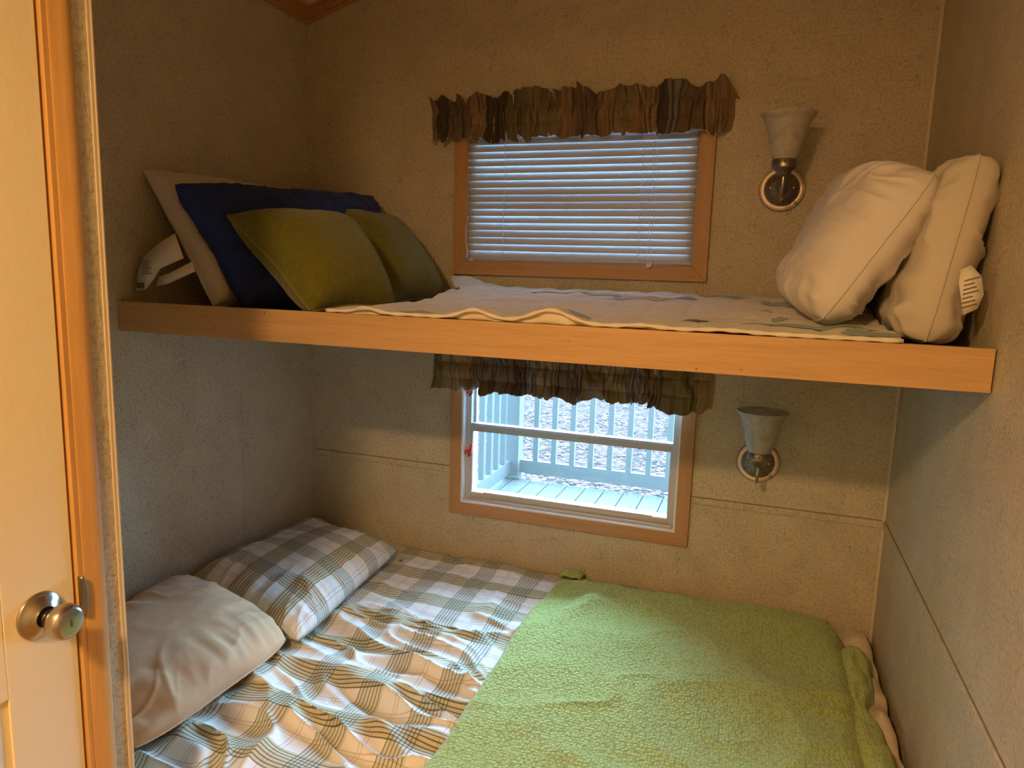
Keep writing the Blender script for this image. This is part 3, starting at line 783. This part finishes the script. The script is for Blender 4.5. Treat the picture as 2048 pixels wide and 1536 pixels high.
bm = bmesh.new(); tube(bm, [tuple(V[0*ny+j]+np.array([0, 0, .003])) for j in range(0, ny, 2)], .0038, 8); bm_obj('binding', bm, M['quilt_edge'], quilt, True)
V_ = []
for i in range(160):
    x = .63+.75*i/159; zt_ = float(qh(x, QY0+.004))+.001
    for j in range(5):
        t_ = j/4; V_.append((x, QY0+.010+.006*float(vn(x*40, t_, 33))*(1-t_), 1.5578+(zt_-1.5578)*t_))
bk_ = mesh_obj('backing', V_, grid_faces(160, 5), M['quilt_edge'], quilt)
so = bk_.modifiers.new('s', 'SOLIDIFY'); so.thickness = .001
def applique(cx, cy, rx, ry, rot, mt, lobes=3, seed=0, name='applique_patch'):
    k = 40; r_ = 9; V_, F_ = [], []
    for j in range(r_):
        for i in range(k):
            a = 2*math.pi*i/k; f = (j+.001)/(r_-1)*(1+.22*math.sin(lobes*a+seed)+.10*math.sin(5*a+seed*2))
            dx, dy = rx*f*math.cos(a), ry*f*math.sin(a)
            x = cx+dx*math.cos(rot)-dy*math.sin(rot); y = cy+dx*math.sin(rot)+dy*math.cos(rot)
            y = max(y, QY0+.012)
            V_.append((x, y, float(qh(x, y))+.0073))
    for j in range(r_-1):
        for i in range(k): F_.append((j*k+i, j*k+(i+1) % k, (j+1)*k+(i+1) % k, (j+1)*k+i))
    return mesh_obj(name, V_, F_, mt, quilt)
for a in ((1.02, -.30, .085, .040, .2, 'blue_patch', 2, 1), (1.115, -.36, .050, .045, .0, 'gold_patch', 3, 2), (1.055, -.335, .030, .008, .1, 'brown_patch', 5, 2),
          (1.245, -.40, .060, .040, .1, 'gold_patch', 2, 4), (1.19, -.42, .030, .030, .6, 'blue_patch', 3, 3), (1.17, -.46, .022, .010, .3, 'brown_patch', 4, 3),
          (1.33, -.36, .030, .030, .4, 'blue_patch', 3, 5), (1.40, -.13, .055, .050, -.3, 'gold_patch', 3, 6), (1.425, -.23, .05, .022, -.4, 'blue_patch', 2, 2), (1.40, -.215, .018, .007, .2, 'brown_patch', 4, 5),
          (1.385, -.69, .022, .012, 0, 'brown_patch', 4, 1), (.945, -.70, .012, .008, .3, 'brown_patch', 4, 6),
          (1.555, -.40, .040, .075, .5, 'blue_patch', 4, 2), (1.52, -.52, .014, .012, 0, 'blue_patch', 3, 3), (1.545, -.62, .014, .030, .1, 'blue_patch', 2, 7),
          (1.60, -.70, .11, .035, 0, 'blue_patch', 5, 4), (1.69, -.765, .045, .022, 0, 'blue_patch', 3, 2), (1.16, -.752, .022, .022, .3, 'blue_patch', 3, 1), (.80, -.770, .04, .012, 0, 'gold_patch', 3, 1)):
    applique(a[0], a[1], a[2], a[3], a[4], M[a[5]], a[6], a[7])

# ------------------------------------------------------------------ lower bed
bed = empty('bed', (W/2, -.68, FLOOR)); tag(bed, 'lower double bed filling the alcove under the shelf', 'bed')
bm = bmesh.new(); box(bm, .012, W-.012, -1.36, -.008, FLOOR, .50); s = bm_obj('bed_base', bm, M['beech_x'], None, False, .003); place(s, bed)
bm = bmesh.new(); box(bm, .010, W-.030, -1.355, -.010, .50, .664); s = bm_obj('mattress', bm, M['mattress'], None, True, .03); place(s, bed)
BZ = .690
def sheet_h(x, y):
    x = np.asarray(x, float); y = np.asarray(y, float)
    near = sstep(-.10, -.85, y)
    yy = y + .22*(x-.45)*sstep(.2, .9, x) 
    w1_ = ridge(x*2.6+1.3, yy*11+.6*vn(x*4, y*4, 51), 52, 1)
    w2_ = ridge(x*5.5+7, yy*21+1.5*vn(x*6, y*5, 53), 54, 1)
    w3_ = ridge((x+y*.8)*7, (y-x*.5)*6, 58, 1)
    h = BZ + (.006+.020*near)*(w1_-.45)*1.1 + (.006+.012*near)*(w2_-.45) + .006*(w3_-.5) + .004*fbm(x*4, y*4, 60)
    # pleat that starts at the pillow corner and fans out
    t_ = (x-.55); c_ = y+.70-.10*t_
    h = h + .014*np.exp(-((c_)/.022)**2)*sstep(0, .05, t_)*(1-sstep(.25, .5, t_))
    c_ = (y+.80)+.55*t_
    h = h + .013*np.exp(-((c_)/.020)**2)*sstep(0, .05, t_)*(1-sstep(.25, .5, t_))
    h = BZ + .004 + (h-BZ)*(1-.85*sstep(.95, 1.03, x))
    return np.maximum(h, .676 + .25*(h-.676)) - .012*sstep(-.03, -.002, y)
nx, ny = 380, 290
X, Y = np.meshgrid(np.linspace(.006, W-.125, nx), np.linspace(-1.362, -.006, ny), indexing='ij')
Z = sheet_h(X, Y)
fall = sstep(-1.335, -1.362, Y); Z = Z - .03*fall
UX = X+.004*vn(X*5, Y*5, 90); UY = Y+.004*vn(X*5, Y*5, 91)
sheet = mesh_obj('bed_sheet', np.stack([X, Y, Z], -1).reshape(-1, 3), grid_faces(nx, ny), M['plaid'], None, np.stack([UX, UY], -1).reshape(-1, 2))
so = sheet.modifiers.new('s', 'SOLIDIFY'); so.thickness = .003; so.offset = -1
tag(sheet, 'wrinkled green, gold and white plaid sheet over the lower mattress', 'bed sheet')
def cr(px, py): return (px, py, float(sheet_h(px, py))+.004)
bm = bmesh.new(); bmesh.ops.create_icosphere(bm, subdivisions=2, radius=.0045, matrix=Matrix.Translation(cr(.445, -.155)) @ Matrix.Diagonal((1.2, .7, .6, 1)))
for v in bm.verts: v.co += Vector((random.Random(int(v.co.x*1e5)).uniform(-.001, .001),)*3)
o = bm_obj('crumb', bm, mat('rust_brown', (.22, .06, .03), .8), None, True); tag(o, 'tiny reddish brown crumb on the plaid sheet near the plaid pillow', 'crumb')

pp, _, _ = pillow('pillow', [(.475, -.755, .712), (.415, -.095, .712), (.025, -.050, .742), (.018, -.650, .765)], .150, M['plaid'],
       'plaid pillow lying in the back left corner of the lower bed', seed=21, pinch=.045, q=.42, wr=.009, low=.15, n=110, pipe=True, radial=.9)
ph_, _, _ = pillow('pillow', [(.445, -1.225, .715), (.465, -.735, .722), (.030, -.650, .780), (.030, -1.24, .745)], .190, M['peach_case'],
       'plain peach-beige pillow on the lower bed, beside the door partition', seed=22, pinch=.02, rnd=.20, q=.42, wr=.009, low=.15, n=100, pipe=True, radial=.7)

# --- blanket
def blanket_h(x, y):
    x = np.asarray(x, float); y = np.asarray(y, float)
    h = .722 + .007*fbm(x*4, y*4, 101) + .019*(ridge(x*3.2+y*1.2, y*4.2-x*1.4, 104, 2)-.45)
    h = h + .016*np.exp(-((x-1.09-.30*(y+.30))/.035)**2)*np.exp(-((y+.26)/.13)**2)
    h = h + .008*np.exp(-((y+.93+.25*(x-1.3))/.03)**2)*sstep(1.1, 1.25, x)*(1-sstep(1.5, 1.7, x))
    return h
nx, ny = 330, 380
X, Y = np.meshgrid(np.linspace(0, 1, nx), np.linspace(0, 1, ny), indexing='ij')
y0_, y1_ = -1.345, -.060
YY = y0_+(y1_-y0_)*Y
YY = YY + sstep(.85, 1, Y)*(.010*vn(X*10, X*0, 5)-.045*(1-sstep(0, .10, X))*0 - .012*(1-X))
xl = .962 + .008*vn(YY*5, YY*0, 6) + .012*np.sin((YY+.1)*2.2)*0
xr = 1.800 + .022*vn(YY*9, YY*0+2, 9) - .030*sstep(-.25, -.05, YY)
XX = xl+(xr-xl)*X
Z = blanket_h(XX, YY)
eL = np.clip(1-X/.022, 0, 1); eR = np.clip((X-.93)/.07, 0, 1); eB = np.clip((Y-.975)/.025, 0, 1)
Z = Z - .012*eL**2 - .036*eR**2.2 - .016*eB**2
Z = Z - .03*sstep(-1.325, -1.345, YY)
bk = mesh_obj('blanket', np.stack([XX, YY, Z], -1).reshape(-1, 3), grid_faces(nx, ny), M['blanket'], None, np.stack([XX, YY], -1).reshape(-1, 2))
so = bk.modifiers.new('s', 'SOLIDIFY'); so.thickness = .009; so.offset = -1
tag(bk, 'lime green chenille blanket over the right half of the lower bed', 'blanket')
# folded-under flap of the blanket along the right wall
nx, ny = 50, 260
X, Y = np.meshgrid(np.linspace(0, 1, nx), np.linspace(0, 1, ny), indexing='ij')
YY = -1.345+(1.13)*Y
wv = vn(YY*8, YY*0, 40); wv2 = vn(YY*17, YY*0+3, 41)
wdt = .068+.010*wv
wdt = wdt*(1-.45*np.exp(-((YY+.47)/.06)**2))
XX = 1.768 + (wdt+.017)*X + .006*wv2*X
ZZ = .690 + .028*np.sin(np.clip(X*1.12, 0, 1)*math.pi)**.7*(1+.35*wv) - .040*sstep(.78, 1, X) + .006*vn(X*4, YY*14, 42)
fl = mesh_obj('folded_edge', np.stack([XX, YY, ZZ], -1).reshape(-1, 3), grid_faces(nx, ny), M['blanket'], bk, np.stack([XX, YY], -1).reshape(-1, 2))
so = fl.modifiers.new('s', 'SOLIDIFY'); so.thickness = .008; so.offset = -1
# small turned-up corner against the back wall
V_, F_ = [], []
for j in range(14):
    for i in range(30):
        s_ = i/29; t_ = j/13
        V_.append((.972+.062*s_, -.078+.050*t_,   .706+.013*math.sin(math.pi*s_)**.7*math.sin(math.pi*min(1, t_*.9+.1))**.8+.003*math.sin(9*s_)))
tu = mesh_obj('turned_corner', V_, grid_faces(14, 30), M['blanket'], bk, [(v[0], v[1]) for v in V_])
so = tu.modifiers.new('s', 'SOLIDIFY'); so.thickness = .006; so.offset = -1
# beige undersheet bunched between mattress and wall
nx, ny = 26, 220
X, Y = np.meshgrid(np.linspace(0, 1, nx), np.linspace(0, 1, ny), indexing='ij')
YY = -1.10+1.085*Y
a_ = 1.0+.5*vn(YY*13, YY*0, 61)
bump_ = 1.1*np.exp(-((YY+.07)/.05)**2)+1.0*np.exp(-((YY+.30)/.045)**2)+1.2*np.exp(-((YY+.47)/.05)**2)+.1
XX = 1.790+.080*X+.006*vn(YY*6, YY*0, 64)+.004*vn(YY*20, X*4, 62)
ZZ = .652+.036*np.sin(X*math.pi)**.6*a_*bump_*.8+.005*vn(YY*30, X*5, 63)
us = mesh_obj('undersheet', np.stack([XX, YY, ZZ], -1).reshape(-1, 3), grid_faces(nx, ny), M['bedding'])
so = us.modifiers.new('s', 'SOLIDIFY'); so.thickness = .002; so.offset = -1
tag(us, 'beige undersheet bunched between the green blanket and the right wall', 'undersheet')

# ------------------------------------------------------------------ wall sconces
def sconce(sx, sz, label):
    root = empty('wall_sconce', (sx, 0, sz)); tag(root, label, 'wall lamp', 'bell-shaded wall sconces')
    MB = Matrix.Translation((sx, 0, sz)) @ Matrix.Rotation(math.radians(90), 4, 'X')
    MZ_ = Matrix.Translation((sx, -.13, sz))
    bm = bmesh.new(); lathe(bm, [(.0605, 0), (.0605, .004), (.0590, .0075), (.0580, .0080), (.0575, .0070)], MB, 72)
    s = bm_obj('rim', bm, M['nickel_dark'], None, True); place(s, root)
    bm = bmesh.new(); lathe(bm, [(.0580, .0065), (.0575, .0078), (.0470, .0092), (.0455, .0080)], MB, 96)
    s = bm_obj('polished_band', bm, M['ring'], None, True); place(s, root); s['label'] = 'bright polished band'
    def flute(a, i):
        f = math.cos(a*34); k = [1, 1, .8, .6, .35, .1, 0, 0][min(i, 7)]
        return (1+.014*f*(1 if i < 2 else 0), .0011*f*k)
    bm = bmesh.new(); lathe(bm, [(.0462, .0085), (.0458, .0105), (.0400, .0150), (.0310, .0200), (.0210, .0235), (.0120, .0260), (.0100, .0300), (0, .0310)], MB, 204, flute)
    s = bm_obj('fluted_dome', bm, M['nickel_dark'], None, True); place(s, root)
    for ax, az, h in ((-.030, .002, .017), (.030, .002, .017), (.037, -.038, .006)):
        bm = bmesh.new(); lathe(bm, [(.0048, 0), (.0048, .005), (.0035, .0072), (0, .0074)], MB @ Matrix.Translation((ax, az, h)), 20)
        s = bm_obj('screw', bm, M['nickel'], None, True); place(s, root)
    pts_ = [(0, -.026, .0), (0, -.036, -.004), (0, -.050, -.014), (0, -.064, -.026), (0, -.080, -.034), (0, -.098, -.036), (0, -.114, -.030), (0, -.125, -.016), (0, -.130, .000), (0, -.130, .026)]
    # smooth the arm with Catmull-Rom
    sm = []
    P_ = [Vector(p) for p in pts_]
    for i in range(len(P_)-1):
        p0, p1, p2, p3 = P_[max(i-1, 0)], P_[i], P_[i+1], P_[min(i+2, len(P_)-1)]
        for k in range(5):
            t_ = k/5; sm.append(.5*((2*p1)+(-p0+p2)*t_+(2*p0-5*p1+4*p2-p3)*t_*t_+(-p0+3*p1-3*p2+p3)*t_**3))
    sm.append(P_[-1])
    bm = bmesh.new(); tube(bm, [p+Vector((sx, 0, sz)) for p in sm], .0042, 14)
    s = bm_obj('arm', bm, M['nickel'], None, True); place(s, root)
    bm = bmesh.new(); lathe(bm, [(0, .018), (.014, .018), (.0155, .022), (.019, .028), (.026, .0345), (.0305, .037), (.0312, .040), (.0312, .058), (.0300, .0595), (.028, .0590), (.027, .045), (0, .044)], MZ_, 64)
    s = bm_obj('shade_holder', bm, M['nickel_dark'], None, True); place(s, root)
    for k in range(3):
        a = math.radians(-90+120*k)
        p = Vector((sx+.0312*math.cos(a), -.13+.0312*math.sin(a), sz+.051)); d_ = Vector((math.cos(a), math.sin(a), 0))
        bm = bmesh.new(); tube(bm, [p, p+d_*.003, p+d_*.0035, p+d_*.007], [.0012, .0012, .0030, .0026], 10)
        s = bm_obj('thumb_screw', bm, M['nickel_dark'], None, True); place(s, root)
    pr = [(.0270, .047), (.0285, .056), (.0335, .068), (.0385, .082), (.0425, .098), (.0460, .116), (.0500, .134), (.0555, .151), (.0625, .164), (.0690, .172)]
    inn = [(r-.0035, h+.001) for r, h in pr[::-1]]
    bm = bmesh.new(); lathe(bm, pr+[(.0682, .1738)]+inn, MZ_, 72)
    s = bm_obj('glass_shade', bm, M['shade'], None, True); place(s, root)
    bm = bmesh.new(); lathe(bm, [(.012, .044), (.013, .060), (.020, .080), (.0225, .095), (.018, .110), (.008, .118), (0, .119)], MZ_, 32)
    s = bm_obj('bulb', bm, M['lining'], None, True); place(s, root)
sconce(1.5342, 1.9055, 'upper wall sconce with bell glass shade, above the bunk shelf')
sconce(1.5326, 1.1311, 'lower wall sconce with bell glass shade, below the bunk shelf')

# ------------------------------------------------------------------ outside: porch deck, railing, gravel
GZ = -.45
M['gravel'] = mat('gravel', rough=.95, spec=.1); t = NT(M['gravel'])
v = t.coord()
vo = t.n('ShaderNodeTexVoronoi'); vo.inputs['Scale'].default_value = 21; t.l(v, vo.inputs['Vector'])
sp = t.n('ShaderNodeSeparateColor'); t.l(vo.outputs['Color'], sp.inputs[0])
c = t.ramp(sp.outputs[0], [(0, (.045, .03, .026)), (.35, (.10, .062, .052)), (.65, (.21, .095, .07)), (.9, (.25, .17, .14))])
c = t.mix(t.ramp(vo.outputs['Distance'], [(.45, (0, 0, 0)), (.75, (.8, .8, .8))]), c, (.05, .045, .045))
t.base(c)
hgt = t.mth('SUBTRACT', 1.0, vo.outputs['Distance']); t.normal(t.bump(hgt, 1.0, .05))
nx = 240
X, Y = np.meshgrid(np.linspace(-7, 9, nx), np.linspace(.3, 14, nx), indexing='ij')
Z = GZ + .03*fbm(X*1.2, Y*1.2, 120)+.012*vn(X*14, Y*14, 123)
o = mesh_obj('gravel_bed', np.stack([X, Y, Z], -1).reshape(-1, 3), grid_faces(nx, nx), M['gravel']); tag(o, 'pinkish grey gravel ground beyond the porch railing', 'gravel', None, 'stuff')
M['deckw'] = m_wood('weathered_deck', 'y', (.135, .13, .115), (.165, .16, .14), .8)
M['railw'] = m_fabric('painted_rail', (.165, .17, .16), .04, 300, .2, .6)
deck = empty('porch_deck', (.4, 1.5, .12)); tag(deck, 'grey weathered board deck outside the lower window', 'deck')
DZ = .120; DE = 2.80
x = -.19-.140*16+.017; k = 0
while x < 3.2:
    bm = bmesh.new(); box(bm, x+.003, x+.137, .12, DE+.003*math.sin(k*2.1), DZ-.03, DZ)
    s = bm_obj('deck_board', bm, M['deckw'], None, False, .003); place(s, deck)
    for yy in (DE-.05, DE-.085):
        for xx in (x+.03, x+.108):
            if not -.2 < x < 1.1: continue
            bm = bmesh.new(); lathe(bm, [(0, .0006), (.004, .0006), (.004, 0)], Matrix.Translation((xx, yy, DZ)), 8)
            q = bm_obj('deck_screw', bm, M['dark']); q.parent = s
    x += .140; k += 1
bm = bmesh.new(); box(bm, -2.4, 3.2, DE-.04, DE-.006, DZ-.22, DZ-.031); s = bm_obj('rim_joist', bm, M['deckw']); place(s, deck)
RY = 2.87; RXL = -.20
rail = empty('porch_railing', (.5, RY, DZ)); tag(rail, 'white painted railing along the far edge of the porch deck', 'railing')
bm = bmesh.new(); box(bm, RXL, 3.0, RY-.02, RY+.02, .155, .255); s = bm_obj('bottom_rail', bm, M['railw'], None, False, .003); place(s, rail)
bm = bmesh.new(); box(bm, RXL, 3.0, RY-.03, RY+.03, 1.02, 1.06); s = bm_obj('top_rail', bm, M['railw'], None, False, .004); place(s, rail)
x = RXL+.172; 
while x < 2.9:
    bm = bmesh.new(); box(bm, x-.019, x+.019, RY-.019, RY+.019, .255, 1.02); s = bm_obj('baluster', bm, M['railw'], None, False, .002); place(s, rail)
    x += .141
side = empty('porch_railing', (RXL, 1.4, DZ)); tag(side, 'white painted side railing running back from the corner post of the porch', 'railing')
bm = bmesh.new(); box(bm, RXL-.04, RXL, .16, RY, .155, .255); s = bm_obj('bottom_rail', bm, M['railw'], None, False, .003); place(s, side)
bm = bmesh.new(); box(bm, RXL-.05, RXL+.01, .16, RY, 1.02, 1.06); s = bm_obj('top_rail', bm, M['railw'], None, False, .004); place(s, side)
y = RY-.20
while y > .3:
    bm = bmesh.new(); box(bm, RXL-.039, RXL-.001, y-.019, y+.019, .255, 1.02); s = bm_obj('baluster', bm, M['railw'], None, False, .002); place(s, side)
    y -= .141
post = empty('porch_post', (RXL, RY, DZ)); tag(post, 'square white post with base skirt at the corner of the porch railing', 'post')
bm = bmesh.new(); box(bm, RXL-.075, RXL+.075, RY-.10, RY+.05, DZ, DZ+.022); s = bm_obj('post_skirt', bm, M['railw'], None, False, .006); place(s, post)
bm = bmesh.new(); box(bm, RXL-.055, RXL+.055, RY-.075, RY+.035, DZ+.022, 2.55); s = bm_obj('post_shaft', bm, M['railw'], None, False, .003); place(s, post)
